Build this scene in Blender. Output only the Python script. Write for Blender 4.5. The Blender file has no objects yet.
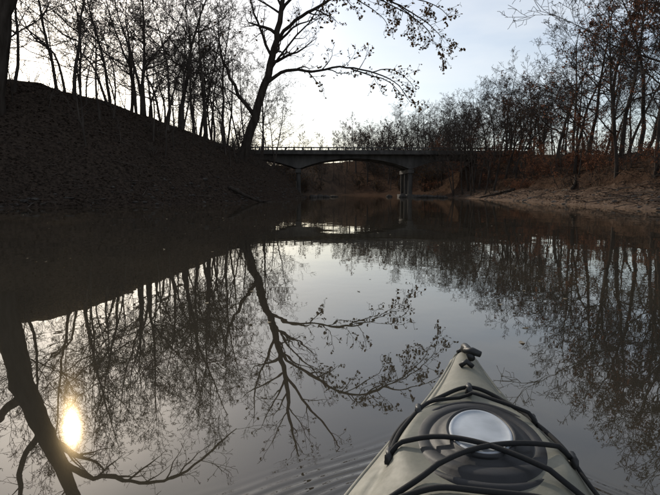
import bpy, math, random
import numpy as np
from mathutils import Vector, Matrix, Quaternion
from mathutils import noise as mnoise

scene = bpy.context.scene
scene.view_settings.view_transform = 'Standard'
scene.view_settings.look = 'None'
scene.view_settings.exposure = 0
COL = scene.collection

# ------------------------------------------------------------ materials
def new_mat(name):
    m = bpy.data.materials.new(name); m.use_nodes = True
    nt = m.node_tree
    return m, nt, nt.nodes.get('Principled BSDF')

def noise_mat(name, cols, scale=2.0, rough=0.85, bump=0.3, bscale=None, detail=6, coord='Object', spec=0.3, stretch=None, bdist=0.05):
    m, nt, b = new_mat(name)
    tc = nt.nodes.new('ShaderNodeTexCoord')
    src = tc.outputs[coord]
    if stretch:
        mp = nt.nodes.new('ShaderNodeMapping'); mp.inputs['Scale'].default_value = stretch
        nt.links.new(src, mp.inputs[0]); src = mp.outputs[0]
    n = nt.nodes.new('ShaderNodeTexNoise'); n.inputs['Scale'].default_value = scale; n.inputs['Detail'].default_value = detail
    nt.links.new(src, n.inputs['Vector'])
    r = nt.nodes.new('ShaderNodeValToRGB')
    els = r.color_ramp.elements
    for i, (p, c) in enumerate(cols):
        if i < 2: e = els[i]; e.position = p
        else: e = els.new(p)
        e.color = (*c, 1)
    nt.links.new(n.outputs['Fac'], r.inputs[0])
    if spec==0:
        nt.nodes.remove(b); b=nt.nodes.new('ShaderNodeBsdfDiffuse')
        nt.links.new(r.outputs[0], b.inputs['Color']); nt.links.new(b.outputs[0], nt.nodes['Material Output'].inputs['Surface'])
    else:
        nt.links.new(r.outputs[0], b.inputs['Base Color'])
        b.inputs['Roughness'].default_value = rough
        b.inputs['Specular IOR Level'].default_value = spec
    if bump>0:
        n2 = nt.nodes.new('ShaderNodeTexNoise'); n2.inputs['Scale'].default_value = bscale or scale*4; n2.inputs['Detail'].default_value = 6
        nt.links.new(src, n2.inputs['Vector'])
        bp = nt.nodes.new('ShaderNodeBump'); bp.inputs['Strength'].default_value = bump; bp.inputs['Distance'].default_value = bdist
        nt.links.new(n2.outputs['Fac'], bp.inputs['Height']); nt.links.new(bp.outputs[0], b.inputs['Normal'])
    return m

M_bark = noise_mat('bark', [(0.3,(0.034,0.028,0.024)),(0.7,(0.085,0.071,0.061))], 1.5, 0.95, 0.0, detail=1, stretch=(1,1,0.25), spec=0)
M_bark_big = noise_mat('bark_rough', [(0.3,(0.025,0.02,0.016)),(0.7,(0.065,0.054,0.046))], 3, 0.95, 0.6, 14, stretch=(1,1,0.25), spec=0)
M_bark_pale = noise_mat('bark_weathered', [(0.3,(0.04,0.032,0.027)),(0.7,(0.10,0.083,0.07))], 3, 0.95, 0.0, 14, stretch=(1,1,0.25), spec=0)
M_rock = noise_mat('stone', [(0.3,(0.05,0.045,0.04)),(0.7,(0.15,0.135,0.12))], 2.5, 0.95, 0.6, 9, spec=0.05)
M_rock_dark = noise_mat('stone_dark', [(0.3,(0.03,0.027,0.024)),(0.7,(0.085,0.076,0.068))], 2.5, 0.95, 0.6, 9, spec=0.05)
M_conc = noise_mat('weathered_concrete', [(0.3,(0.045,0.042,0.039)),(0.7,(0.125,0.117,0.108))], 0.8, 0.9, 0.3, 6, stretch=(1,1,0.35), spec=.05)
M_road = noise_mat('asphalt', [(0.3,(0.04,0.04,0.04)),(0.7,(0.07,0.07,0.07))], 8, 0.9, 0.2)

def leaf_mat(name, a, b_, trans=0.35):
    m, nt, b = new_mat(name); nt.nodes.remove(b)
    b=nt.nodes.new('ShaderNodeBsdfDiffuse')
    g = nt.nodes.new('ShaderNodeNewGeometry')
    mx = nt.nodes.new('ShaderNodeMix'); mx.data_type='RGBA'
    mx.inputs[6].default_value=(*a,1); mx.inputs[7].default_value=(*b_,1)
    nt.links.new(g.outputs['Random Per Island'], mx.inputs[0])
    nt.links.new(mx.outputs[2], b.inputs['Color'])
    o=nt.nodes['Material Output'].inputs['Surface']
    if trans>0:
        t = nt.nodes.new('ShaderNodeBsdfTranslucent'); nt.links.new(mx.outputs[2], t.inputs['Color'])
        ms = nt.nodes.new('ShaderNodeMixShader'); ms.inputs[0].default_value=trans
        nt.links.new(b.outputs[0], ms.inputs[1]); nt.links.new(t.outputs[0], ms.inputs[2])
        nt.links.new(ms.outputs[0], o)
    else: nt.links.new(b.outputs[0], o)
    return m
M_leaf = leaf_mat('dry_brown_leaves', (0.035,0.02,0.01), (0.10,0.06,0.028), 0.25)
M_leaf_red = leaf_mat('rust_red_leaves', (0.065,0.032,0.021), (0.19,0.09,0.056), 0.4)
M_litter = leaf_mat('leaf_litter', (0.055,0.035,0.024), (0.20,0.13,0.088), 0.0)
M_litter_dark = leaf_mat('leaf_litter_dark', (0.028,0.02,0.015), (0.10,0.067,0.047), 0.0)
M_float = leaf_mat('floating_leaf_tan', (0.2,0.15,0.09), (0.5,0.42,0.3), 0.1)

# ------------------------------------------------------------ mesh helpers
class Buf:
    def __init__(s): s.v=[]; s.f=[]; s.m=[]
    def tube(s, pts, radii, sides, mi=0, cap=True):
        base=len(s.v); n=len(pts)
        ref=Vector((0.3,0.9,0.2)).normalized()
        for i in range(n):
            if i==0: d=pts[1]-pts[0]
            elif i==n-1: d=pts[-1]-pts[-2]
            else: d=pts[i+1]-pts[i-1]
            d=d.normalized() if d.length>1e-9 else Vector((0,0,1))
            a=d.cross(ref)
            if a.length<0.1: a=d.cross(Vector((1,0,0)))
            a.normalize(); b=d.cross(a); r=radii[i]; p=pts[i]
            for k in range(sides):
                t=2*math.pi*k/sides
                s.v.append(p+a*(math.cos(t)*r)+b*(math.sin(t)*r))
        for i in range(n-1):
            for k in range(sides):
                k2=(k+1)%sides
                s.f.append((base+i*sides+k, base+i*sides+k2, base+(i+1)*sides+k2, base+(i+1)*sides+k)); s.m.append(mi)
        if cap:
            s.f.append(tuple(base+k for k in reversed(range(sides)))); s.m.append(mi)
            s.f.append(tuple(base+(n-1)*sides+k for k in range(sides))); s.m.append(mi)
    def leaf(s, p, size, rng, mi=1, flat=False):
        if flat: a=Vector((rng.gauss(0,1),rng.gauss(0,1),rng.gauss(0,.15)))
        else: a=Vector((rng.gauss(0,1),rng.gauss(0,1),rng.gauss(0,1)))
        a.normalize()
        c=Vector((rng.gauss(0,1),rng.gauss(0,1),rng.gauss(0,.2 if flat else 1)))
        b=a.cross(c) if not flat else a.cross(Vector((0,0,1))+c*0.15)
        if b.length<1e-3: b=Vector((0,0,1))
        b.normalize(); a=a*size; b=b*size*0.62
        i=len(s.v)
        cv=a.cross(b).normalized()*size*0.18
        s.v += [p-a, p-a*0.2+b+cv, p+a*0.35+b*0.7+cv, p+a, p+a*0.3-b*0.8+cv, p-a*0.3-b+cv]
        s.f.append(tuple(range(i,i+6))); s.m.append(mi)
    def box(s, lo, hi, mi=0, M=None):
        i=len(s.v)
        for z in (lo[2],hi[2]):
            for (x,y) in ((lo[0],lo[1]),(hi[0],lo[1]),(hi[0],hi[1]),(lo[0],hi[1])):
                p=Vector((x,y,z)); s.v.append(M@p if M else p)
        for f in ((3,2,1,0),(4,5,6,7),(0,1,5,4),(1,2,6,5),(2,3,7,6),(3,0,4,7)):
            s.f.append(tuple(i+k for k in f)); s.m.append(mi)
    def mesh(s, name, mats, smooth=False):
        me=bpy.data.meshes.new(name)
        me.from_pydata([tuple(v) for v in s.v],[],s.f)
        for m in mats: me.materials.append(m)
        me.polygons.foreach_set('material_index', s.m)
        if smooth: me.polygons.foreach_set('use_smooth',[True]*len(s.f))
        me.update(); return me

def add_obj(name, me, loc=(0,0,0), rot=(0,0,0), scale=(1,1,1), parent=None):
    o=bpy.data.objects.new(name, me); COL.objects.link(o)
    o.location=loc; o.rotation_euler=rot; o.scale=scale
    if parent: o.parent=parent
    return o

# ------------------------------------------------------------ terrain
LEFT=[(-26,-400),(-24,-60),(-22,0),(-21,20),(-18.8,29.5),(-11.8,35),(-7.2,45),(-4.5,60),(-3.4,80),(-4.5,100),(-6,130),(-14,165),(-40,200),(-90,235),(-200,280),(-700,420)]
RIGHT=[(26,-400),(17,-60),(15,0),(15.3,20),(16.5,32),(18,50),(19.3,75),(18.5,100),(15,130),(4,160),(-18,195),(-50,225),(-120,265),(-260,325),(-700,470)]
def pdist(X,Y,P):
    best=np.full(X.shape,1e9)
    for (ax,ay),(bx,by) in zip(P[:-1],P[1:]):
        dx,dy=bx-ax,by-ay; L=dx*dx+dy*dy
        t=np.clip(((X-ax)*dx+(Y-ay)*dy)/L,0,1)
        best=np.minimum(best,np.hypot(X-(ax+t*dx),Y-(ay+t*dy)))
    return best
lx=np.array([p[0] for p in LEFT],float); ly=np.array([p[1] for p in LEFT],float)
rx=np.array([p[0] for p in RIGHT],float); ry=np.array([p[1] for p in RIGHT],float)
def wob(X,Y,s,seed):
    return (np.sin(X/s*1.3+seed)+np.sin(Y/s*1.1+seed*2.1)+np.sin((X+Y)/s*.77+seed*.7)+np.sin((X-Y)/s*1.9+seed*3.3)*.6+np.sin((X*.6+Y*1.7)/s*1.6+seed)*.6)/4.2
def terrain(X,Y):
    X=np.asarray(X,float); Y=np.asarray(Y,float)
    xl=np.interp(Y,ly,lx); xr=np.interp(Y,ry,rx)
    dl=pdist(X,Y,LEFT); dr=pdist(X,Y,RIGHT)
    wl=wob(X,Y,2.2,1.0)*0.35
    dle=np.maximum(dl+wl*np.clip(dl,0,1),0)
    H0=np.interp(Y,[0,36,48,62,90,200],[12.4,12.3,10.2,8.2,7.6,6])
    Hl=H0+0.5*wob(X,Y,9,3.)
    zl=Hl*(1-np.exp(-np.power(dle/ (Hl*0.76),1.3)))+0.22*wob(X,Y,0.9,5)*np.clip(dl/2,0,1)+0.12*wob(X,Y,.37,2)*np.clip(dl/2,0,1)
    zl=zl+np.clip(dl-25,0,60)*0.02
    dre=dr+wob(X,Y,3.1,2.0)*0.8*np.clip(dr/2,0,1)+wob(X,Y,1.3,5.0)*0.4*np.clip(dr/4,0,1)
    zr=np.interp(dre,[0,1.0,4.8,5.7,9.0,18,45,200],[0,0.35,1.3,2.5,3.6,5.6,7.2,8.5])
    zr=zr+0.25*wob(X,Y,1.1,7)*np.clip(dr/3,0,1)+0.12*wob(X,Y,.4,4)*np.clip(dr/3,0,1)
    zr=zr+np.clip(dr-2,0,10)/10*np.clip((Y-125)/60,0,1)*6*np.clip((70-np.abs(X-10))/30,0,1)
    emb=np.clip(1-np.abs(Y-100)/16,0,1)**0.7*np.clip((X-21)/7,0,1)
    zr=zr*(1-emb)+np.maximum(zr,7.7)*emb
    left=X<xl; right=X>xr
    zin=-np.minimum(np.minimum(dl,dr)*0.3,1.2)-0.03
    z=np.where(left,zl,np.where(right,zr,zin))
    return z
def tz(x,y): return float(terrain(np.array([x]),np.array([y]))[0])

def axis(a,b,step,far,growth=1.25):
    core=list(np.arange(a,b+1e-6,step)); lo=[];hi=[];s=step;x=a
    while x>-far: s*=growth; x-=s; lo.append(x)
    s=step;x=b
    while x<far: s*=growth; x+=s; hi.append(x)
    return np.array(lo[::-1]+core+hi)
gx=axis(-45,45,0.4,1500,1.2); gy=axis(15,125,0.5,1500,1.15)
GX,GY=np.meshgrid(gx,gy)
GZ=terrain(GX,GY)
nx,ny=len(gx),len(gy)
V=np.stack([GX.ravel(),GY.ravel(),GZ.ravel()],1)
ii=np.arange(nx-1); jj=np.arange(ny-1)
I,J=np.meshgrid(ii,jj); a=(J*nx+I).ravel()
F=np.stack([a,a+1,a+nx+1,a+nx],1)
me=bpy.data.meshes.new('ground'); me.from_pydata(V.tolist(),[],F.tolist())
me.polygons.foreach_set('use_smooth',[True]*len(F)); me.update()
m,nt,b=new_mat('river_bank_soil'); nt.nodes.remove(b); b=nt.nodes.new('ShaderNodeBsdfDiffuse'); nt.links.new(b.outputs[0],nt.nodes['Material Output'].inputs['Surface'])
geo=nt.nodes.new('ShaderNodeNewGeometry'); sep=nt.nodes.new('ShaderNodeSeparateXYZ'); nt.links.new(geo.outputs['Position'],sep.inputs[0])
def nz(scale,detail=8,rough=.6):
    n=nt.nodes.new('ShaderNodeTexNoise'); n.inputs['Scale'].default_value=scale; n.inputs['Detail'].default_value=detail; n.inputs['Roughness'].default_value=rough
    nt.links.new(geo.outputs['Position'],n.inputs['Vector']); return n
n2=nz(5.,6,.7); n3=nz(.7,5,.7)
def ramp(src,stops):
    r=nt.nodes.new('ShaderNodeValToRGB'); e=r.color_ramp.elements
    for i,(p,c) in enumerate(stops):
        if i<2: x=e[i]; x.position=p
        else: x=e.new(p)
        x.color=(*c,1)
    nt.links.new(src,r.inputs[0]); return r
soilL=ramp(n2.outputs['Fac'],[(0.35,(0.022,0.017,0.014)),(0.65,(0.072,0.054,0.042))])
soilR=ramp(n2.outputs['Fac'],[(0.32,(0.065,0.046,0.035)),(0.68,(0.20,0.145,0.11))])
litR=ramp(n2.outputs['Fac'],[(0.35,(0.022,0.015,0.011)),(0.65,(0.08,0.05,0.035))])
mr=nt.nodes.new('ShaderNodeMapRange'); mr.inputs[1].default_value=2.0; mr.inputs[2].default_value=3.0
ad0=nt.nodes.new('ShaderNodeMath'); ad0.operation='MULTIPLY'; ad0.inputs[1].default_value=2.8; nt.links.new(n3.outputs['Fac'],ad0.inputs[0])
ad=nt.nodes.new('ShaderNodeMath'); ad.operation='ADD'; nt.links.new(sep.outputs['Z'],ad.inputs[0]); nt.links.new(ad0.outputs[0],ad.inputs[1])
nt.links.new(ad.outputs[0],mr.inputs[0])
mry=nt.nodes.new('ShaderNodeMapRange'); mry.inputs[1].default_value=70; mry.inputs[2].default_value=100; nt.links.new(sep.outputs['Y'],mry.inputs[0])
mxx=nt.nodes.new('ShaderNodeMath'); mxx.operation='MAXIMUM'; nt.links.new(mr.outputs[0],mxx.inputs[0]); nt.links.new(mry.outputs[0],mxx.inputs[1])
mx=nt.nodes.new('ShaderNodeMix'); mx.data_type='RGBA'; nt.links.new(mxx.outputs[0],mx.inputs[0]); nt.links.new(soilR.outputs[0],mx.inputs[6]); nt.links.new(litR.outputs[0],mx.inputs[7])
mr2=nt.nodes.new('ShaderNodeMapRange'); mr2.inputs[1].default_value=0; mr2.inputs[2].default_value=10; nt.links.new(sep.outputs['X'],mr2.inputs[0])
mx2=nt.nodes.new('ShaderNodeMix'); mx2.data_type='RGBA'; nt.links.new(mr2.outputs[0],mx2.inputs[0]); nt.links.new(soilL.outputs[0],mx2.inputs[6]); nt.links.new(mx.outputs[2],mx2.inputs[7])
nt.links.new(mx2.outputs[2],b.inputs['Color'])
bp=nt.nodes.new('ShaderNodeBump'); bp.inputs['Strength'].default_value=0.8; bp.inputs['Distance'].default_value=0.25
nt.links.new(n2.outputs['Fac'],bp.inputs['Height']); nt.links.new(bp.outputs[0],b.inputs['Normal'])
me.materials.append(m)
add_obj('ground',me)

# ------------------------------------------------------------ kayak frame
KYAW=math.radians(11.5)
kayak=bpy.data.objects.new('kayak',None); COL.objects.link(kayak)
kayak.location=(0.097,0,0); kayak.rotation_euler=(0,0,-KYAW)

# ------------------------------------------------------------ water
m,nt,b=new_mat('river_water'); nt.nodes.remove(b)
out=nt.nodes['Material Output']
geo=nt.nodes.new('ShaderNodeNewGeometry')
mp=nt.nodes.new('ShaderNodeMapping'); mp.inputs['Scale'].default_value=(1,0.75,1); nt.links.new(geo.outputs['Position'],mp.inputs[0])
def nz2(scale,detail,src):
    n=nt.nodes.new('ShaderNodeTexNoise'); n.inputs['Scale'].default_value=scale; n.inputs['Detail'].default_value=detail
    nt.links.new(src,n.inputs['Vector']); return n
w1=nz2(0.9,1,mp.outputs[0]); w2=nz2(6.0,1,mp.outputs[0]); w3=nz2(0.18,1,geo.outputs['Position'])
def math2(op,a,b_=None,clamp=False):
    n=nt.nodes.new('ShaderNodeMath'); n.operation=op; n.use_clamp=clamp
    for i,x in enumerate((a,b_)):
        if x is None: continue
        if isinstance(x,(int,float)): n.inputs[i].default_value=x
        else: nt.links.new(x,n.inputs[i])
    return n.outputs[0]
h=math2('MULTIPLY',w1.outputs['Fac'],0.005)
patch=math2('MULTIPLY',w3.outputs['Fac'],w3.outputs['Fac'])
h=math2('ADD',h,math2('MULTIPLY',math2('MULTIPLY',w2.outputs['Fac'],patch),0.0018))
tc=nt.nodes.new('ShaderNodeTexCoord'); tc.object=kayak
sp=nt.nodes.new('ShaderNodeSeparateXYZ'); nt.links.new(tc.outputs['Object'],sp.inputs[0])
absx=math2('ABSOLUTE',sp.outputs['X'])
back=math2('SUBTRACT',1.95,sp.outputs['Y'])
ph=math2('SUBTRACT',absx,math2('MULTIPLY',back,1.04))
ph=math2('MULTIPLY',ph,.69)
wn=nz2(3.0,1,tc.outputs['Object'])
ph2=math2('ADD',ph,math2('MULTIPLY',wn.outputs['Fac'],0.07))
env=math2('POWER',2.718,math2('MULTIPLY',math2('MULTIPLY',ph,ph),-130.0))
fade=math2('MULTIPLY',math2('GREATER_THAN',back,0),math2('POWER',2.718,math2('MULTIPLY',math2('ABSOLUTE',back),-1.6)))
wk=math2('MULTIPLY',math2('MULTIPLY',math2('SINE',math2('MULTIPLY',ph2,150.0)),env),fade)
h=math2('ADD',h,math2('MULTIPLY',wk,0.0016))
bp=nt.nodes.new('ShaderNodeBump'); bp.inputs['Strength'].default_value=1.0; bp.inputs['Distance'].default_value=1.0
nt.links.new(h,bp.inputs['Height'])
fr=nt.nodes.new('ShaderNodeFresnel'); fr.inputs['IOR'].default_value=1.66; nt.links.new(bp.outputs[0],fr.inputs['Normal'])
df=nt.nodes.new('ShaderNodeBsdfDiffuse'); df.inputs['Color'].default_value=(0.042,0.036,0.026,1)
g1=nt.nodes.new('ShaderNodeBsdfGlossy'); g1.inputs['Roughness'].default_value=0.007; g1.inputs['Color'].default_value=(1,0.98,0.95,1)
g2=nt.nodes.new('ShaderNodeBsdfGlossy'); g2.inputs['Roughness'].default_value=0.075; g2.inputs['Color'].default_value=(1,0.78,0.46,1)  # wide amber-tinted lobe stands in for the glow around the sun glint
for g in (g1,g2): nt.links.new(bp.outputs[0],g.inputs['Normal'])
mg=nt.nodes.new('ShaderNodeMixShader'); mg.inputs[0].default_value=0.04
nt.links.new(g1.outputs[0],mg.inputs[1]); nt.links.new(g2.outputs[0],mg.inputs[2])
ms=nt.nodes.new('ShaderNodeMixShader'); nt.links.new(fr.outputs[0],ms.inputs[0]); nt.links.new(df.outputs[0],ms.inputs[1]); nt.links.new(mg.outputs[0],ms.inputs[2])
nt.links.new(ms.outputs[0],out.inputs['Surface'])
me=bpy.data.meshes.new('river_water'); me.from_pydata([(-800,-450,0),(800,-450,0),(800,600,0),(-800,600,0)],[],[(0,1,2,3)]); me.materials.append(m); me.update()
add_obj('river_water',me)

# ------------------------------------------------------------ trees
def rand_perp(d,rng):
    v=Vector((rng.gauss(0,1),rng.gauss(0,1),rng.gauss(0,1)))
    v=v-d*v.dot(d)
    return v.normalized() if v.length>1e-4 else Vector((1,0,0))
NSEG=[11,7,5,3,2]; SIDES=[8,6,4,3,3]
def grow(buf,p,d,L,r,level,rng,P,path=None,radii=None):
    if path is None:
        n=NSEG[level]; pts=[p.copy()]; d=d.normalized()
        for i in range(n):
            d=(d+Vector((rng.gauss(0,1),rng.gauss(0,1),rng.gauss(0,1)))*P['wig'][level]+Vector((0,0,P['trop'][level]))).normalized()
            pts.append(pts[-1]+d*(L/n))
        radii=[max(r*(1-0.86*(i/n)**0.9),P['rmin']) for i in range(n+1)]
    else:
        pts=path; n=len(pts)-1; L=sum((pts[i+1]-pts[i]).length for i in range(n))
    buf.tube(pts,radii,SIDES[level],0,cap=False)
    if level>=P['leaflev'] and P['leafp']>0:
        for q in pts[1:]:
            if rng.random()<P['leafp']:
                for _ in range(rng.randint(1,P.get('leafn',2))):
                    buf.leaf(q+Vector((rng.gauss(0,.1),rng.gauss(0,.1),rng.gauss(-.05,.1))),P['leafs']*rng.uniform(.6,1.3),rng,1)
    if level<P['max']:
        k=P['kids'][level]; t0=P['start'][level]
        k=max(1,int(round(k*rng.uniform(.8,1.2))))
        for c in range(k):
            t=t0+(1-t0)*((c+rng.random())/k)
            f=t*n; i=min(int(f),n-1); u=f-i
            q=pts[i].lerp(pts[i+1],u); dd=(pts[i+1]-pts[i]).normalized()
            rr=radii[i]*(1-u)+radii[i+1]*u
            ang=math.radians(rng.uniform(*P['ang'][level]))
            nd=dd*math.cos(ang)+rand_perp(dd,rng)*math.sin(ang)
            cl=L*P['ratio'][level]*(1-0.55*(t-t0)/(1-t0+1e-6))*rng.uniform(.6,1.25)
            if P.get('maxlen'): cl=min(cl,P['maxlen'][level])
            grow(buf,q,nd,cl,max(rr*rng.uniform(.4,.65),P['rmin']),level+1,rng,P)
def params(**k):
    P=dict(wig=[.05,.13,.17,.2,.25],trop=[.03,.06,.03,.02,0.],kids=[13,6,5,4],start=[.3,.2,.2,.2],
           ang=[(30,65),(28,60),(28,65),(30,70)],ratio=[.42,.5,.5,.55],max=4,rmin=.011,leaflev=3,leafp=0,leafs=.1)
    P.update(k); return P

variants=[]
for i in range(10):
    rng=random.Random(100+i); B=Buf()
    wide = i in (3,4,5,9)
    P=params(kids=[rng.randint(10,14),6,5,4],start=[rng.uniform(.22,.4),.2,.2,.2],ratio=[rng.uniform(.5,.6) if wide else rng.uniform(.36,.48),.52,.5,.55])
    if wide: P['ang']=[(38,72),(28,60),(28,65),(30,70)]
    P['wig']=[rng.uniform(.05,.1),.15,.18,.2,.25]; P['rmin']=.0125
    if i>=6: P.update(leafp=.10 if i<8 else .28,leafs=.09,leafn=1)
    lean=Vector((rng.uniform(-.15,.15),rng.uniform(-.15,.15),1))
    grow(B,Vector((0,0,-.4)),lean,14,rng.uniform(.13,.22),0,rng,P)
    variants.append(B.mesh('bare_tree_mesh_%d'%i,[M_bark,M_leaf_red if i>=8 else M_leaf]))
saps=[]
for i in range(4):
    rng=random.Random(300+i); B=Buf()
    P=params(kids=[12,5,3,0],max=3,start=[.2,.2,.2,.2],ratio=[.38,.45,.5,.5],rmin=.010,wig=[.09,.15,.2,.2,.2],
             leafp=[0,.0,.4,.8][i],leafs=.085,leaflev=2)
    grow(B,Vector((0,0,-.3)),Vector((rng.uniform(-.25,.25),rng.uniform(-.25,.25),1)),7,.07,0,rng,P)
    saps.append(B.mesh('sapling_mesh_%d'%i,[M_bark,M_leaf_red]))
shr=[]
for i in range(4):
    rng=random.Random(400+i); B=Buf()
    for s in range(9):
        a=rng.uniform(0,6.28)
        P=params(kids=[6,4,3,0],max=3,start=[.2,.2,.2,.2],ratio=[.45,.5,.5,.5],rmin=.008,wig=[.12,.18,.2,.2,.2],
             leafp=[0,.0,.4,.8][i],leafs=.08,leaflev=1,leafn=3)
        P['trop']=[0,0,0,0,0]
        grow(B,Vector((math.cos(a)*.3,math.sin(a)*.3,-.1)),Vector((math.cos(a)*rng.uniform(.1,.9),math.sin(a)*rng.uniform(.1,.9),1)),rng.uniform(1.6,3),.025,1,rng,P)
    shr.append(B.mesh('brush_mesh_%d'%i,[M_bark,M_leaf_red]))

R=random.Random(7)
placed=[]
def ldist(x,y): return float(pdist(np.array([x]),np.array([y]),LEFT)[0])
def rdist(x,y): return float(pdist(np.array([x]),np.array([y]),RIGHT)[0])
def place(name,me,x,y,s,sink=0.0,tilt=.06,sz=None,tx=0,ty=0):
    z=tz(x,y)
    o=add_obj(name,me,(x,y,z-sink),(tx+R.gauss(0,tilt),ty+R.gauss(0,tilt),R.uniform(0,6.28)),(s,s,sz or s))
    placed.append((x,y)); return o
def far_ok(x,y,dmin):
    return all((x-a)**2+(y-b_)**2>dmin*dmin for a,b_ in placed)

# left bank woods
cnt=0; tries=0
while cnt<60 and tries<4000:
    tries+=1
    y=R.uniform(33,112); x=np.interp(y,ly,lx)-R.uniform(2,26)
    d=ldist(x,y)
    if d<4.5 or d>24: continue
    if x>-0.158*y-1.5 and y<62: continue
    if x<-0.8*y-4: continue
    if abs(x+0.503*y)<1.6 and y<47: continue
    if not far_ok(x,y,2.2): continue
    if 94<y<106: continue
    H=R.uniform(9,13) if y<52 else R.uniform(12,17)
    if d<7: H*=R.uniform(.6,.9)
    place('bare_tree',variants[R.choice([0,1,2,3,4,5,3,4,5,6])],float(x),y,H/14*R.uniform(.95,1.1),sz=H/14*1.08,tilt=.09); cnt+=1
for i in range(60):
    y=R.uniform(31,105); x=float(np.interp(y,ly,lx))-R.uniform(2,18); d=ldist(x,y)
    if d<3.5 or x<-.8*y-3 or 95<y<105: continue
    place('sapling',saps[R.choice([0,0,1,1,1])],x,y,R.uniform(.5,1.1),tilt=.18)
for i in range(90):
    y=R.uniform(31,105); x=float(np.interp(y,ly,lx))-R.uniform(1.5,16); d=ldist(x,y)
    if d<3.5 or 95<y<105: continue
    place('brush_shrub',shr[R.choice([0,1,0,1])],x,y,R.uniform(.4,.8),tilt=.1)
# right bank woods: tall trees that fill the near corner first
for (x,y,H) in [(24.5,40,17),(27,42.5,18),(23.2,44,14),(29.5,46,18),(26.2,49,17),(31.5,51,19),(28.5,55,17),(24.8,55,13),(33,58,19),(29.5,62,17),(22.8,38,11),(26.8,60,15)]:
    place('bare_tree',variants[R.choice([3,4,5,9,0,8])],x,y,H/14*1.08,sz=H/14,tilt=.07)
cnt=0; tries=0
while cnt<84 and tries<6000:
    tries+=1
    y=30+150*R.random()**.9; x=float(np.interp(y,ry,rx))+R.uniform(3,34); d=rdist(x,y)
    if d<(5.5 if y<65 else 3.5) or x>.72*y+5: continue
    if 93<y<107 : continue
    if not far_ok(x,y,2.3): continue
    H=R.uniform(11.5,16.5)
    if d<9: H*=.72
    if y<46: H=R.uniform(14,18)
    if x/y<.3: H=min(H,.17*y-3)
    H=max(H,7)
    place('bare_tree',variants[R.choice([0,1,2,3,4,5,6,7,8,9,9,8,4,5])],x,y,H/14*1.1,sz=H/14*1.0,tilt=.08); cnt+=1
for (x,y,H) in [(20.6,90,10),(22,86,12),(23.5,91,11),(21.4,80,9),(24.5,83,12),(26.5,88,12),(28.5,84,12),(23,76,11),(27.2,78,12),(30,90,12),(19.6,86,8),(20.4,83,9),(22.6,82,10),(25.6,79,11),(21.2,74,7),(20.3,78,6.5)]:
    place('bare_tree',variants[R.choice([3,4,5,9,8,7])],x,y,H/14*1.1,tilt=.1)
for i in range(90):
    y=R.uniform(26,130); x=float(np.interp(y,ry,rx))+R.uniform(4,18); d=rdist(x,y)
    if d<(4.8 if y<65 else 3) or x>.72*y+3 or 95<y<105: continue
    place('sapling',saps[R.choice([0,1,2,3,2])],x,y,R.uniform(.45,.95),tilt=.15)
for i in range(160):
    y=R.uniform(24,130); x=float(np.interp(y,ry,rx))+R.uniform(4,12); d=rdist(x,y)
    if d<(4.2 if y<65 else 3) or 95<y<105: continue
    place('brush_shrub',shr[R.choice([0,1,2,3,1])],x,y,R.uniform(.45,1.0),tilt=.1)
# distant tree mass (single joined mesh)
dv=[]
for i in range(5):
    rng=random.Random(500+i); B=Buf()
    if i<4:
        P=params(kids=[13,6,4,0],max=3,rmin=.028,start=[.22,.2,.2,.2],ratio=[.48,.5,.5,.5],leafp=.2 if i==0 else 0,leafs=.2,leafn=1)
        grow(B,Vector((0,0,-.4)),Vector((0,0,1)),13,.2,0,rng,P)
    else:
        for s in range(14):
            a=rng.uniform(0,6.28)
            P=params(kids=[6,5,3,0],max=3,start=[.1,.1,.2,.2],ratio=[.45,.5,.5,.5],rmin=.028,wig=[.12,.18,.2,.2,.2],leafp=.25,leafs=.16,leaflev=2,leafn=1)
            grow(B,Vector((math.cos(a)*.9,math.sin(a)*.9,-.2)),Vector((math.cos(a)*rng.uniform(.1,.8),math.sin(a)*rng.uniform(.1,.8),1)),rng.uniform(3,5.5),.04,1,rng,P)
    vv=np.array([tuple(v) for v in B.v]); dv.append((vv,B.f,B.m))
allv=[];allf=[];allm=[];off=0
rd=random.Random(9)
def dist_tree(x,y,s,k=None):
    global off
    vv,ff,mm=dv[rd.randrange(4) if k is None else k]
    a=rd.uniform(0,6.28); c,sn=math.cos(a),math.sin(a)
    W=vv*s; X=W[:,0]*c-W[:,1]*sn+x; Y=W[:,0]*sn+W[:,1]*c+y; Z=W[:,2]+tz(x,y)
    allv.append(np.stack([X,Y,Z],1)); allf.extend([tuple(k+off for k in f) for f in ff]); allm.extend(mm); off+=len(vv)
def inriver(x,y,mg):
    return np.interp(y,ly,lx)-mg<x<np.interp(y,ry,rx)+mg
n=0
while n<100:
    y=rd.uniform(135,230); x=rd.uniform(-.2*y,.24*y)
    if inriver(x,y,1.5): continue
    dist_tree(x,y,rd.uniform(.65,1.0)); n+=1
n=0
while n<100:
    y=rd.uniform(115,215); x=rd.uniform(-.2*y,.24*y)
    if inriver(x,y,.5): continue
    dist_tree(x,y,rd.uniform(.7,1.2),4); n+=1
n=0
while n<80:
    y=rd.uniform(120,300); x=rd.choice([rd.uniform(-.75*y,-.2*y),rd.uniform(.2*y,.75*y)])
    if inriver(x,y,3): continue
    dist_tree(x,y,rd.uniform(.8,1.15),None if rd.random()<.75 else 4); n+=1
me=bpy.data.meshes.new('distant_trees'); me.from_pydata(np.concatenate(allv).tolist(),[],allf)
me.materials.append(M_bark); me.materials.append(M_leaf); me.polygons.foreach_set('material_index',allm); me.update()
add_obj('distant_trees',me)

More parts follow.
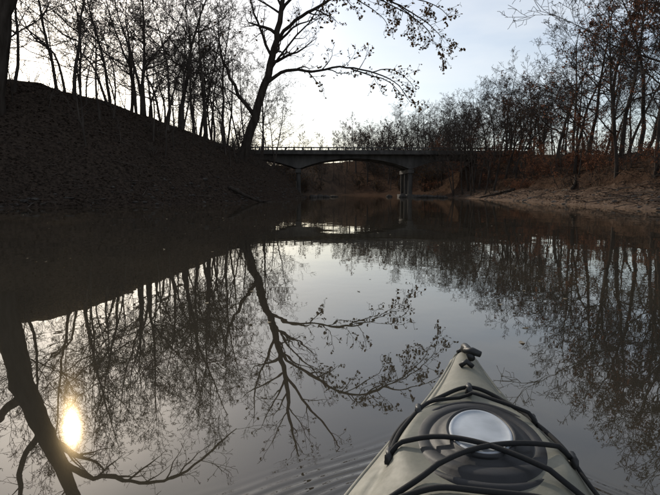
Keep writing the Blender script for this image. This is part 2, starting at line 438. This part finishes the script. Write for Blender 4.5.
# leaning tree on the left point, over the river
B=Buf(); rng=random.Random(21); V3=Vector
def smooth(pts,rad,n=4):
    P2=[];R2=[]
    for i in range(len(pts)-1):
        p0=pts[max(i-1,0)];p1=pts[i];p2=pts[i+1];p3=pts[min(i+2,len(pts)-1)]
        for k in range(n):
            t=k/n
            P2.append(0.5*((2*p1)+(p2-p0)*t+(2*p0-5*p1+4*p2-p3)*t*t+(3*p1-p0-3*p2+p3)*t**3)); R2.append(rad[i]*(1-t)+rad[i+1]*t)
    P2.append(pts[-1]);R2.append(rad[-1]); return P2,R2
bz=tz(-9.6,60)
Pn=params(kids=[3,6,4,3],start=[.55,.15,.15,.2],rmin=.016,leafp=.0,leafs=.16,leafn=2,wig=[.05,.15,.2,.24,.28],maxlen=[5,3.2,1.8,1.0])
Pl=dict(Pn); Pl.update(leafp=.42,leaflev=2)
Pm=dict(Pn); Pm.update(leafp=.06,leaflev=3)
def limb(pts,rad,P,lv=1):
    p,r=smooth([V3(q) for q in pts],rad)
    for i in range(1,len(p)-1): p[i]=p[i]+V3((rng.gauss(0,1),rng.gauss(0,1),rng.gauss(0,1)))*min(r[i]*.35,.06)
    grow(B,None,None,0,0,lv,rng,P,path=p,radii=r)
tr=[(-9.9,60,bz-.5),(-9.3,60,bz+1.2),(-7.9,60,10),(-6.5,60,14.5),(-5.6,59.7,18),(-4.9,59.6,22),(-4.6,59.5,26),(-3.6,59.5,30)]
limb(tr,[.75,.56,.47,.41,.33,.24,.15,.05],dict(Pn,kids=[12,6,4,3],start=[.42,.15,.15,.2],maxlen=[6,3,1.8,1],leafp=.03,leaflev=3),0)
limb([(-7.0,60,12.6),(-4.6,59.5,13.9),(-2,59,13.7),(1,58.5,14),(4,58,13.5),(6.8,57.7,12.3),(8,57.5,10.7)],[.22,.17,.13,.10,.08,.05,.025],dict(Pl,leafp=.34,kids=[3,12,5,3]))
limb([(2.2,58.2,13.8),(4.5,57.5,12.9),(6.2,57.2,12.2),(7.5,57,10.8)],[.08,.06,.045,.02],dict(Pl,leafp=.65,kids=[3,6,6,3]),2)
limb([(4.5,58,13.4),(6.3,57.6,13.6),(8,57.5,12.6),(8.8,57.4,11.6)],[.06,.05,.035,.02],dict(Pl,leafp=.65,kids=[3,6,6,3]),2)
limb([(-5.8,60,17.2),(-3.6,59,18.9),(-1,58.5,20.3),(1.5,58,21.4),(3.8,58,21.4),(6,57.8,20.6),(8.5,57.6,19.2),(10.4,57.5,17.9),(11.6,57.4,16.6)],[.22,.18,.15,.12,.11,.09,.065,.045,.02],dict(Pl,leafp=.5,kids=[3,18,6,3]))
limb([(3.8,58,21.4),(6,57,19.9),(8.2,56.6,18.6),(9.5,56.5,17.0)],[.08,.06,.045,.02],dict(Pl,leafp=.65,kids=[3,6,7,3]),2)
limb([(6,57.8,20.6),(8.5,57.3,20.6),(11,57,19.6),(12.3,57,18.5)],[.07,.06,.04,.02],dict(Pl,leafp=.65,kids=[3,6,7,3]),2)
limb([(7,57.8,20.1),(9,57.6,18.5),(10.3,57.4,17.2),(10.6,57.2,16)],[.06,.05,.04,.02],dict(Pl,leafp=.65,kids=[3,6,7,3]),2)
limb([(1.5,58,21.4),(3.4,57.6,20.2),(5.2,57.4,18.9),(6,57.2,17.8)],[.06,.05,.04,.02],dict(Pl,leafp=.45),2)
limb([(-5.2,59.7,20),(-2.5,58,23),(0,57,26),(1.5,57,29)],[.18,.13,.09,.03],Pm)
limb([(-6.3,60,15.5),(-7.6,60.5,18.5),(-8.8,61,22),(-9,61,26)],[.18,.14,.09,.03],Pm)
limb([(-6.8,60,13.6),(-4,58,16.6),(-2.2,57.4,18.2),(-.5,57,20.4)],[.13,.1,.07,.03],Pm)
limb([(-8.2,60,9),(-10.5,60.5,12.5),(-12,61,16),(-12.2,61,20)],[.26,.2,.13,.04],Pm)
add_obj('leaning_oak_tree',B.mesh('leaning_oak_tree',[M_bark_big,M_leaf],True))

# big old tree at far left
B=Buf(); rng=random.Random(33)
bz=tz(-22.2,36)
Pb=params(kids=[3,7,5,3],start=[.5,.2,.15,.2],rmin=.013,leafp=0.03,leafs=.1,leafn=1,wig=[.05,.13,.18,.22,.25],maxlen=[6,3.2,1.8,1.0])
limb([(-22.7,36,bz-1),(-22.1,36,bz+1.0),(-21.2,36,12.4),(-20.2,36,15),(-19.0,36,18),(-17.8,36,21.5),(-16.5,36,25)],[1.15,.86,.74,.64,.5,.33,.08],dict(Pb,kids=[5,6,5,3]),0)
limb([(-19.1,36,17.8),(-17.0,35.8,18.8),(-15,35.6,18.9),(-12.5,35.4,19.3),(-10.3,35.2,18.6),(-8.2,35,16.9),(-6.3,35,15)],[.26,.2,.16,.13,.10,.07,.03],dict(Pb,kids=[3,11,6,3]))
limb([(-18.2,36,20.4),(-16,36.5,22.5),(-13,37,23.6),(-9.5,37,24.2)],[.2,.15,.11,.04],Pb)
limb([(-20.9,36,13),(-23.3,35.5,15.2),(-25,35,18.5),(-25.6,35,23)],[.34,.26,.18,.05],Pb)
limb([(-20.0,36,15.4),(-21.8,36.5,18),(-22.6,37,22),(-22,37,26)],[.28,.2,.13,.04],Pb)
add_obj('old_leaning_tree',B.mesh('old_leaning_tree',[M_bark_big,M_leaf],True))

# ------------------------------------------------------------ bank detail meshes
def scatter(name,mats,n,side,fn,seed,dr,yr):
    rg=random.Random(seed); B=Buf(); xs=[];ys=[]
    for _ in range(n):
        y=yr[0]+(yr[1]-yr[0])*rg.random()**1.5
        d=rg.uniform(*dr)
        x=(float(np.interp(y,ly,lx))-d) if side<0 else (float(np.interp(y,ry,rx))+d)
        xs.append(x);ys.append(y)
    zs=terrain(np.array(xs),np.array(ys))
    for x,y,z in zip(xs,ys,zs):
        if z<0.02: continue
        fn(B,V3((x,y,float(z))),rg)
    return add_obj(name,B.mesh(name,mats))
def f_leaf(B,p,rg): B.leaf(p+V3((0,0,.03)),rg.uniform(.05,.12),rg,0,flat=True)
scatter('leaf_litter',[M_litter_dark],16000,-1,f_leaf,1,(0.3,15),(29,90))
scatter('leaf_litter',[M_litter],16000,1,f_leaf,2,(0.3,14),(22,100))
def f_stick(B,p,rg):
    a=rg.uniform(0,6.28); L=rg.uniform(.4,2.2); d=V3((math.cos(a),math.sin(a),rg.uniform(-.1,.35)))
    r=rg.uniform(.012,.035); q=[p-d*L*.5+V3((0,0,.05)),p+V3((rg.gauss(0,.08),rg.gauss(0,.08),.1)),p+d*L*.5+V3((0,0,.08))]
    B.tube(q,[r,r*.8,r*.4],5)
scatter('fallen_sticks',[M_bark_pale],460,-1,f_stick,3,(0.2,9),(29,90))
scatter('fallen_sticks',[M_bark_pale],600,1,f_stick,4,(0.2,9),(22,100))
import bmesh
def rock(B,p,s,rg):
    bm=bmesh.new(); bmesh.ops.create_icosphere(bm,subdivisions=2,radius=1)
    sx,sy,sz=s*rg.uniform(.8,1.5),s*rg.uniform(.7,1.2),s*rg.uniform(.35,.7); o=V3((rg.uniform(0,99),0,0)); i=len(B.v)
    a=rg.uniform(0,6.28); Mr=Matrix.Rotation(a,3,'Z')
    for v in bm.verts:
        c=v.co*(1+.35*mnoise.noise(v.co*1.3+o)+.15*mnoise.noise(v.co*3+o))
        B.v.append(p+Mr@V3((c.x*sx,c.y*sy,c.z*sz)))
    for f in bm.faces: B.f.append(tuple(i+v.index for v in f.verts)); B.m.append(0)
    bm.free()
def f_rock(B,p,rg): rock(B,p,rg.uniform(.04,.16)*(1 if rg.random()<.92 else 1.8),rg)
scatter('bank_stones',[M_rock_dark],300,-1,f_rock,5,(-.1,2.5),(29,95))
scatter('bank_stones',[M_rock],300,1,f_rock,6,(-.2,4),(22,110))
def log(name,pts,rad):
    B=Buf(); p,r=smooth([V3(q) for q in pts],rad); B.tube(p,r,10)
    rg=random.Random(int(abs(pts[0][0])*10))
    for k in range(5):
        i=rg.randrange(2,len(p)-1); d=V3((rg.gauss(0,1),rg.gauss(0,1),abs(rg.gauss(.3,.6)))).normalized()
        L=rg.uniform(.5,1.4); B.tube([p[i],p[i]+d*L*.6,p[i]+d*L+V3((0,0,.1))],[r[i]*.35,r[i]*.25,.015],6)
    add_obj(name,B.mesh(name,[M_bark_big],True))
def L3(x,y,dz): return (x,y,max(tz(x,y),-.1)+dz)
log('fallen_log',[L3(21.5,48,.1),L3(22.6,50,.15),L3(24,53,.25)],[.17,.14,.08])
log('fallen_log',[L3(22.5,66,.3),L3(20.8,68,.2),L3(19.4,70,.1)],[.2,.16,.1])
log('fallen_log',[L3(-8.5,45.5,.2),L3(-6,47.5,.15),(-3.6,50,.02)],[.16,.13,.05])
rr=random.Random(12)
for (x,y,s) in [(-1.8,92,.8),(-.6,88,.6),(.6,95,.7),(12.2,90,.9),(14,86,.8),(15.2,84,1.0),(16.8,80,.8),(17.6,88,.9),(10.6,97,.6),(-2.6,84,.6)]:
    B=Buf(); rock(B,V3((0,0,0)),s,rr); add_obj('river_rock',B.mesh('river_rock',[M_rock_dark],True),(x,y,.05))
B=Buf(); rg=random.Random(4)
fl=[(-7.0,7.4),(-5.9,6.0),(-5.2,5.0),(-4.6,4.1),(-6.3,6.6),(-5.1,5.9),(-4.4,6.5),(-3.8,6.9),(-1.0,4.3),(-.55,3.6),(-.42,3.65),(1.15,3.15),(1.3,3.5),(2.6,4.9),(2.4,3.7),(-3.2,6.4),(-2.6,8.4),(-6.6,5.8),(-5.5,7.7),(4.5,9),(-8,10),(-7,11),(5.8,12),(-2,12)]
for x,y in fl:
    B.leaf(V3((x,y,.006)),rg.uniform(.02,.035),rg,0,flat=True)
for _ in range(90):
    y=rg.uniform(4,28); x=rg.uniform(-.6*y,.5*y); B.leaf(V3((x,y,.006)),rg.uniform(.01,.03),rg,0,flat=True)
add_obj('floating_leaves',B.mesh('floating_leaves',[M_float]))
B=Buf(); c=V3((.80,1.42,.012)); n_=14; base=len(B.v)
for k in range(n_):
    t=2*math.pi*k/n_; r_=.045*(1+.22*math.cos(3*t+.5)); B.v.append(c+V3((math.cos(t)*r_*1.25,math.sin(t)*r_*.8,.006*math.cos(2*t))))
B.v.append(c+V3((0,0,.008)))
for k in range(n_): B.f.append((base+k,base+(k+1)%n_,base+n_)); B.m.append(0)
B.tube([c+V3((-.045,0,.002)),c+V3((-.075,.012,.004))],[.0015,.001],5)
add_obj('pale_floating_patch',B.mesh('pale_floating_patch',[M_float]))  # small pale leaf-shaped patch on the water, right of the kayak

# ------------------------------------------------------------ bridge
bridge=bpy.data.objects.new('concrete_bridge',None); COL.objects.link(bridge)
bridge.location=(0,100,0); bridge.rotation_euler=(0,0,math.radians(3))
XL,XR=-19,36; piers=[-5.8,14.2]; TOP=7.75
def under(x):
    spans=[(-25.8,-5.8),(-5.8,14.2),(14.2,34.2)]
    for a,b_ in spans:
        if a<=x<=b_:
            t=(x-a)/(b_-a); return TOP-.35-(0.6+1.9*(abs(2*t-1))**2.2)
    return TOP-.35-2.5
B=Buf()
xs=np.linspace(XL,XR,111)
for gy_ in (-3.6,-1.2,1.2,3.6):
    base=len(B.v)
    for x in xs:
        u_=under(x)
        for (yy,zz) in ((gy_-.25,u_),(gy_+.25,u_),(gy_+.25,TOP-.352),(gy_-.25,TOP-.352)): B.v.append(V3((x,yy,zz)))
    for i in range(len(xs)-1):
        for k in range(4):
            k2=(k+1)%4; B.f.append((base+4*i+k,base+4*i+k2,base+4*i+4+k2,base+4*i+4+k)); B.m.append(0)
add_obj('haunched_girders',B.mesh('haunched_girders',[M_conc]),parent=bridge)
B=Buf(); B.box((XL,-5,TOP-.35),(XR,5,TOP)); B.box((XL,-5.12,TOP-.28),(XR,-5.002,TOP+.12)); B.box((XL,5.002,TOP-.28),(XR,5.12,TOP+.12))
add_obj('deck_slab',B.mesh('deck_slab',[M_conc]),parent=bridge)
B=Buf(); B.box((XL,-4.4,TOP+.004),(XR,4.4,TOP+.012)); add_obj('road_surface',B.mesh('road_surface',[M_road]),parent=bridge)
B=Buf()
for s in (-1,1):
    y0=s*4.85
    B.box((XL,y0-.14,TOP+.002),(XR,y0+.14,TOP+.42))
    x=XL+.5
    while x<XR:
        B.box((x-.14,y0-.12,TOP+.422),(x+.14,y0+.12,TOP+.74)); x+=1.5
    B.box((XL,y0-.1,TOP+.742),(XR,y0+.1,TOP+.94))
add_obj('parapet',B.mesh('parapet',[M_conc]),parent=bridge)
B=Buf()
for px in piers:
    for gy_ in (-3.6,0,3.6):
        B.tube([V3((px,gy_,-1.5)),V3((px,gy_,TOP-3.5))],[.42,.42],16)
    B.box((px-.5,-4.4,TOP-3.5),(px+.5,4.4,TOP-2.853)); B.box((px-.8,-4.9,-1.5),(px+.8,4.9,.45))
B.box((XL-.5,-5,-1),(XL+2,5,TOP-.36-2.0)); B.box((XR-3,-5,2),(XR+.5,5,TOP-2.9))
add_obj('piers',B.mesh('piers',[M_conc]),parent=bridge)

# ------------------------------------------------------------ kayak body
US=[-1.45,-1.3,-1.0,-.6,-.2,.2,.6,.98,1.21,1.45,1.65,1.80,1.88,1.93]
WS=[.012,.08,.19,.29,.345,.358,.345,.292,.231,.154,.092,.052,.032,.011]
ZS=[.33,.31,.285,.265,.255,.25,.25,.255,.262,.275,.292,.31,.322,.325]
CS=[.01,.03,.06,.07,.07,.08,.105,.105,.092,.07,.047,.03,.018,.006]
from bisect import bisect
def itp(xs_,ys_,x):
    x=min(max(x,xs_[0]),xs_[-1]); i=min(max(bisect(xs_,x)-1,0),len(xs_)-2)
    h_=xs_[i+1]-xs_[i]; t=(x-xs_[i])/h_
    def sl(j):
        if j==0: return (ys_[1]-ys_[0])/(xs_[1]-xs_[0])
        if j==len(xs_)-1: return (ys_[-1]-ys_[-2])/(xs_[-1]-xs_[-2])
        return (ys_[j+1]-ys_[j-1])/(xs_[j+1]-xs_[j-1])
    m0,m1=sl(i)*h_,sl(i+1)*h_
    return (2*t**3-3*t*t+1)*ys_[i]+(t**3-2*t*t+t)*m0+(-2*t**3+3*t*t)*ys_[i+1]+(t**3-t*t)*m1
HC=(0.006,1.205) ; HA,HB=.162,.215
def deckz(v,u):
    w=max(itp(US,WS,u),.004); z=itp(US,ZS,u); c=itp(US,CS,u)
    s=min(abs(v)/w,1)
    zz=z+c*(1-s**1.8)
    zz+= -0.008*math.exp(-((s-.80)/.05)**2)*min(1,w/.1)
    e=math.hypot((v-HC[0])/(HA*1.12),(u-HC[1])/(HB*1.1))
    if u>.7 and e<1.35:
        zp=itp(US,ZS,u)+c*.80
        k=min(max((1.3-e)/.35,0),1); k=k*k*(3-2*k)
        zz=zz*(1-k)+min(zp,zz+0.03)*k
    return zz
B=Buf(); NU=170; NV=56
us=[US[0]+(US[-1]-US[0])*i/NU for i in range(NU+1)]
idx={}
for i,u in enumerate(us):
    w=max(itp(US,WS,u),.004)
    for j in range(NV+1):
        s=-1+2*j/NV; v=w*math.sin(s*math.pi/2)
        idx[i,j]=len(B.v); B.v.append(V3((v,u,deckz(v,u))))
CK=(0,-.12); CA,CB=.235,.48
for i in range(NU):
    for j in range(NV):
        c=sum((B.v[idx[a_]] for a_ in ((i,j),(i+1,j),(i+1,j+1),(i,j+1))),V3((0,0,0)))/4
        if math.hypot((c.x-CK[0])/CA,(c.y-CK[1])/CB)<1: continue
        B.f.append((idx[i,j],idx[i,j+1],idx[i+1,j+1],idx[i+1,j])); B.m.append(0)
M_kay,nt,b=new_mat('olive_kayak_plastic')
tc=nt.nodes.new('ShaderNodeTexCoord'); n=nt.nodes.new('ShaderNodeTexNoise'); n.inputs['Scale'].default_value=7; n.inputs['Detail'].default_value=9; n.inputs['Roughness'].default_value=.7; nt.links.new(tc.outputs['Object'],n.inputs['Vector'])
r=nt.nodes.new('ShaderNodeValToRGB'); r.color_ramp.elements[0].position=.3; r.color_ramp.elements[0].color=(.125,.122,.09,1); r.color_ramp.elements[1].position=.72; r.color_ramp.elements[1].color=(.235,.225,.175,1)
nt.links.new(n.outputs['Fac'],r.inputs[0]); nt.links.new(r.outputs[0],b.inputs['Base Color'])
n2=nt.nodes.new('ShaderNodeTexNoise'); n2.inputs['Scale'].default_value=40; n2.inputs['Detail'].default_value=6; nt.links.new(tc.outputs['Object'],n2.inputs['Vector'])
r2=nt.nodes.new('ShaderNodeMapRange'); r2.inputs[3].default_value=.45; r2.inputs[4].default_value=.75; nt.links.new(n2.outputs['Fac'],r2.inputs[0]); nt.links.new(r2.outputs[0],b.inputs['Roughness'])
bp=nt.nodes.new('ShaderNodeBump'); bp.inputs['Strength'].default_value=.3; bp.inputs['Distance'].default_value=.004; nt.links.new(n2.outputs['Fac'],bp.inputs['Height']); nt.links.new(bp.outputs[0],b.inputs['Normal'])
add_obj('deck',B.mesh('deck',[M_kay],True),parent=kayak)
B=Buf(); NH=24
for i,u in enumerate(us):
    w=max(itp(US,WS,u),.004); z=itp(US,ZS,u)
    keel=-.08 if -1.1<u<1.4 else (-.08+ (.30)*((u-1.4)/.53)**2.2 if u>=1.4 else -.08+.3*((-1.1-u)/.35)**2)
    for j in range(NH+1):
        t=math.pi*j/NH
        v=-math.cos(t); dd=math.sin(t)
        B.v.append(V3((v*w*(1.0+.04*dd) if abs(v)<.999 else v*w,u,z-(z-keel)*dd**.75)))
for i in range(NU):
    for j in range(NH):
        a_=i*(NH+1)+j; B.f.append((a_,a_+NH+1,a_+NH+2,a_+1)); B.m.append(0)
add_obj('hull',B.mesh('hull',[M_kay],True),parent=kayak)
B=Buf()
for s in (-1,1):
    p=[V3((s*(max(itp(US,WS,u),.004)+.002),u,itp(US,ZS,u)-.004)) for u in us[::2]]
    B.tube(p,[.007]*len(p),8)
add_obj('sheer_rim',B.mesh('sheer_rim',[M_kay],True),parent=kayak)
def simple(name,c,rough,bump=.1,sc=30):
    return noise_mat(name,[(0.3,tuple(x*.75 for x in c)),(0.7,tuple(x*1.25 for x in c))],sc,rough,bump,sc*3,spec=.5,bdist=.002)
M_rub=simple('black_rubber',(.011,.011,.012),.6,.25,25); M_cord=simple('black_bungee',(.008,.008,.008),.85,.3,200)
M_lid=simple('grey_hatch_disc_sky_tint',(.40,.43,.46),.55,.1,12); M_plast=simple('black_plastic',(.012,.012,.012),.5)  # hatch disc: pale blue sky reflection painted into its grey
M_seat=simple('seat_fabric',(.03,.03,.032),.9)
B=Buf(); N=72; p=[]
for k in range(N+1):
    t=2*math.pi*k/N; v=CK[0]+CA*1.01*math.cos(t); u=CK[1]+CB*1.01*math.sin(t); p.append(V3((v,u,deckz(v,u)+.02)))
B.tube(p,[.024]*len(p),10,cap=False)
add_obj('cockpit_coaming',B.mesh('cockpit_coaming',[M_rub],True),parent=kayak)
B=Buf(); B.box((-.2,-.42,-.03),(.2,-.02,.05)); B.box((-.19,-.5,.03),(.19,-.43,.36))
so=add_obj('seat',B.mesh('seat',[M_seat]),parent=kayak); bm_=so.modifiers.new('b','BEVEL'); bm_.width=.03; bm_.segments=3
def hatch(name,prof,mat,lift=0.0,N=96):
    B=Buf(); n_=len(prof)
    for (rr_,hh) in prof:
        for k in range(N):
            t=2*math.pi*k/N; 
            if isinstance(rr_,tuple): a_,b2=rr_
            else: a_,b2=HA*rr_,HB*rr_
            dv_=a_*math.cos(t); v=HC[0]+dv_; u=HC[1]+b2*math.sin(t)
            base=itp(US,ZS,u)+itp(US,CS,u)*.80
            B.v.append(V3((v,u,base-.021*(dv_/HA)**2+hh+lift)))
    for i in range(n_-1):
        for k in range(N):
            k2=(k+1)%N; B.f.append((i*N+k,i*N+k2,(i+1)*N+k2,(i+1)*N+k)); B.m.append(0)
    B.f.append(tuple((n_-1)*N+k for k in range(N))); B.m.append(0)
    return add_obj(name,B.mesh(name,[mat],True),parent=kayak)
hatch('hatch_rubber_cover',[(1.06,-.03),(1.05,.002),(1.03,.008),(1.0,.010),(.97,.009),(.95,.004),(.93,.005),(.90,.013),(.86,.016),(.80,.016),(.74,.015),(.72,.011),(.70,.011),(.68,.015),(.60,.016),((.080,.132),.018),((.078,.130),.026),((.075,.126),.027),((.071,.121),.024),((.068,.12),.018),((.02,.04),.018)],M_rub)
hatch('hatch_centre_disc',[((.071,.122),.018),((.070,.121),.023),((.067,.117),.0255),((.063,.112),.0245),((.061,.110),.0225),((.045,.09),.0225),((.02,.04),.0225),((.005,.01),.0225)],M_lid)
def cord(name,uv,rad=.0058,lift=.009,over=True):
    pts=[V3((v,u,0)) for u,v in uv]; p,_=smooth(pts,[1]*len(pts),8); q=[]
    zz=[]
    for c in p:
        z=deckz(c.x,c.y)
        e=math.hypot((c.x-HC[0])/(HA*1.06),(c.y-HC[1])/(HB*1.06))
        if e<1.0: z=max(z,itp(US,ZS,c.y)+itp(US,CS,c.y)*.80-.021*((c.x-HC[0])/HA)**2+.022)
        zz.append(z)
    for _ in range(4): zz=[zz[0]]+[max(zz[i],(zz[i-1]+zz[i+1])/2) for i in range(1,len(zz)-1)]+[zz[-1]]
    q=[V3((c.x,c.y,z+lift)) for c,z in zip(p,zz)]
    B=Buf(); B.tube(q,[rad]*len(q),8); add_obj(name,B.mesh(name,[M_cord],True),parent=kayak)
cord('bungee_cord_front',[(1.132,-.195),(1.25,-.178),(1.388,-.130),(1.47,-.065),(1.50,0),(1.475,.075),(1.39,.137),(1.28,.178),(1.2,.205)])
cord('bungee_cord_cross_1',[(.86,-.27),(.98,-.13),(1.08,-.026),(1.15,.09),(1.2,.205)])
cord('bungee_cord_cross_2',[(1.132,-.195),(1.15,-.1),(1.12,0),(1.06,.11),(.98,.25)])
cord('bungee_cord_aft',[(.90,-.26),(.94,-.12),(.955,0),(.95,.12),(.93,.27)])
cord('bungee_cord_side_1',[(1.2,.205),(1.1,.23),(.98,.255),(.85,.28)],.005)
cord('bungee_cord_side_2',[(1.37,-.140),(1.31,-.172),(1.22,-.196),(1.132,-.195)],.005)
cord('bungee_cord_inner',[(1.41,-.12),(1.435,-.02),(1.39,.06),(1.34,.15)],.005)
B=Buf()
for (u,v) in [(1.132,-.195),(1.2,.205),(.98,.252),(1.485,-.005),(.86,-.265),(1.37,-.140),(1.37,.148)]:
    z=deckz(v,u); 
    B.tube([V3((v,u-.022,z+.001)),V3((v,u-.014,z+.016)),V3((v,u+.014,z+.016)),V3((v,u+.022,z+.001))],[.008,.009,.009,.008],8)
    B.tube([V3((v,u,z-.004)),V3((v,u,z+.012))],[.011,.008],10)
add_obj('deck_pad_eyes',B.mesh('deck_pad_eyes',[M_plast],True),parent=kayak)
B=Buf(); zb=deckz(0,1.84)
B.tube([V3((-.0,1.90,.338)),V3((.0,1.87,zb+.022)),V3((.004,1.83,zb+.03)),V3((.012,1.79,zb+.026)),V3((.018,1.76,zb+.014))],[.012,.014,.013,.014,.012],8)
B.tube([V3((-.004,1.785,zb+.033)),V3((.02,1.772,zb+.036)),V3((.046,1.76,zb+.030))],[.010,.013,.010],10)
B.tube([V3((-.022,1.905,.33)),V3((0,1.92,.34)),V3((.02,1.90,.33))],[.008,.012,.008],8)
B.tube([V3((-.02,1.72,zb-.0)),V3((0,1.72,zb+.016)),V3((.02,1.72,zb+.0))],[.008,.010,.008],8)
add_obj('bow_carry_handle',B.mesh('bow_carry_handle',[M_plast],True),parent=kayak)

# ------------------------------------------------------------ world, sun
AZ=26.7; EL=21.85
w=bpy.data.worlds.new('World'); scene.world=w; w.use_nodes=True; nt=w.node_tree
bg=nt.nodes['Background']
sky=nt.nodes.new('ShaderNodeTexSky'); sky.sky_type='NISHITA'; sky.sun_disc=False
sky.sun_elevation=math.radians(EL); sky.sun_rotation=math.radians(-AZ); sky.air_density=1.0; sky.dust_density=1.2; sky.ozone_density=1.8
hs=nt.nodes.new('ShaderNodeHueSaturation'); hs.inputs['Saturation'].default_value=.78; nt.links.new(sky.outputs[0],hs.inputs['Color'])
tc=nt.nodes.new('ShaderNodeTexCoord'); mp=nt.nodes.new('ShaderNodeMapping'); mp.inputs['Scale'].default_value=(1,1,3.2); nt.links.new(tc.outputs['Generated'],mp.inputs[0])
n=nt.nodes.new('ShaderNodeTexNoise'); n.inputs['Scale'].default_value=2.6; n.inputs['Detail'].default_value=5; n.inputs['Roughness'].default_value=.55; nt.links.new(mp.outputs[0],n.inputs['Vector'])
r=nt.nodes.new('ShaderNodeMapRange'); r.inputs[1].default_value=.42; r.inputs[2].default_value=.75; r.inputs[3].default_value=.14; r.inputs[4].default_value=.6; nt.links.new(n.outputs['Fac'],r.inputs[0])
mx=nt.nodes.new('ShaderNodeMix'); mx.data_type='RGBA'; nt.links.new(r.outputs[0],mx.inputs[0]); nt.links.new(hs.outputs[0],mx.inputs[6])
mx.inputs[7].default_value=(8.0,8.0,7.9,1)
nt.links.new(mx.outputs[2],bg.inputs['Color']); bg.inputs['Strength'].default_value=0.135
sd=V3((-math.sin(math.radians(AZ))*math.cos(math.radians(EL)),math.cos(math.radians(AZ))*math.cos(math.radians(EL)),math.sin(math.radians(EL))))
sl=bpy.data.lights.new('sun','SUN'); sl.energy=4.0; sl.angle=math.radians(.8); sl.color=(1,.90,.76)
so=bpy.data.objects.new('sun',sl); COL.objects.link(so); so.rotation_euler=sd.to_track_quat('Z','Y').to_euler()

# ------------------------------------------------------------ camera
cd=bpy.data.cameras.new('camera'); cam=bpy.data.objects.new('camera',cd); COL.objects.link(cam)
cam.location=(0,0,.9); cam.rotation_euler=(math.radians(90-5.9),0,0)
cd.sensor_width=36; cd.lens=36*538/660; cd.clip_start=.05; cd.clip_end=5000
scene.camera=cam
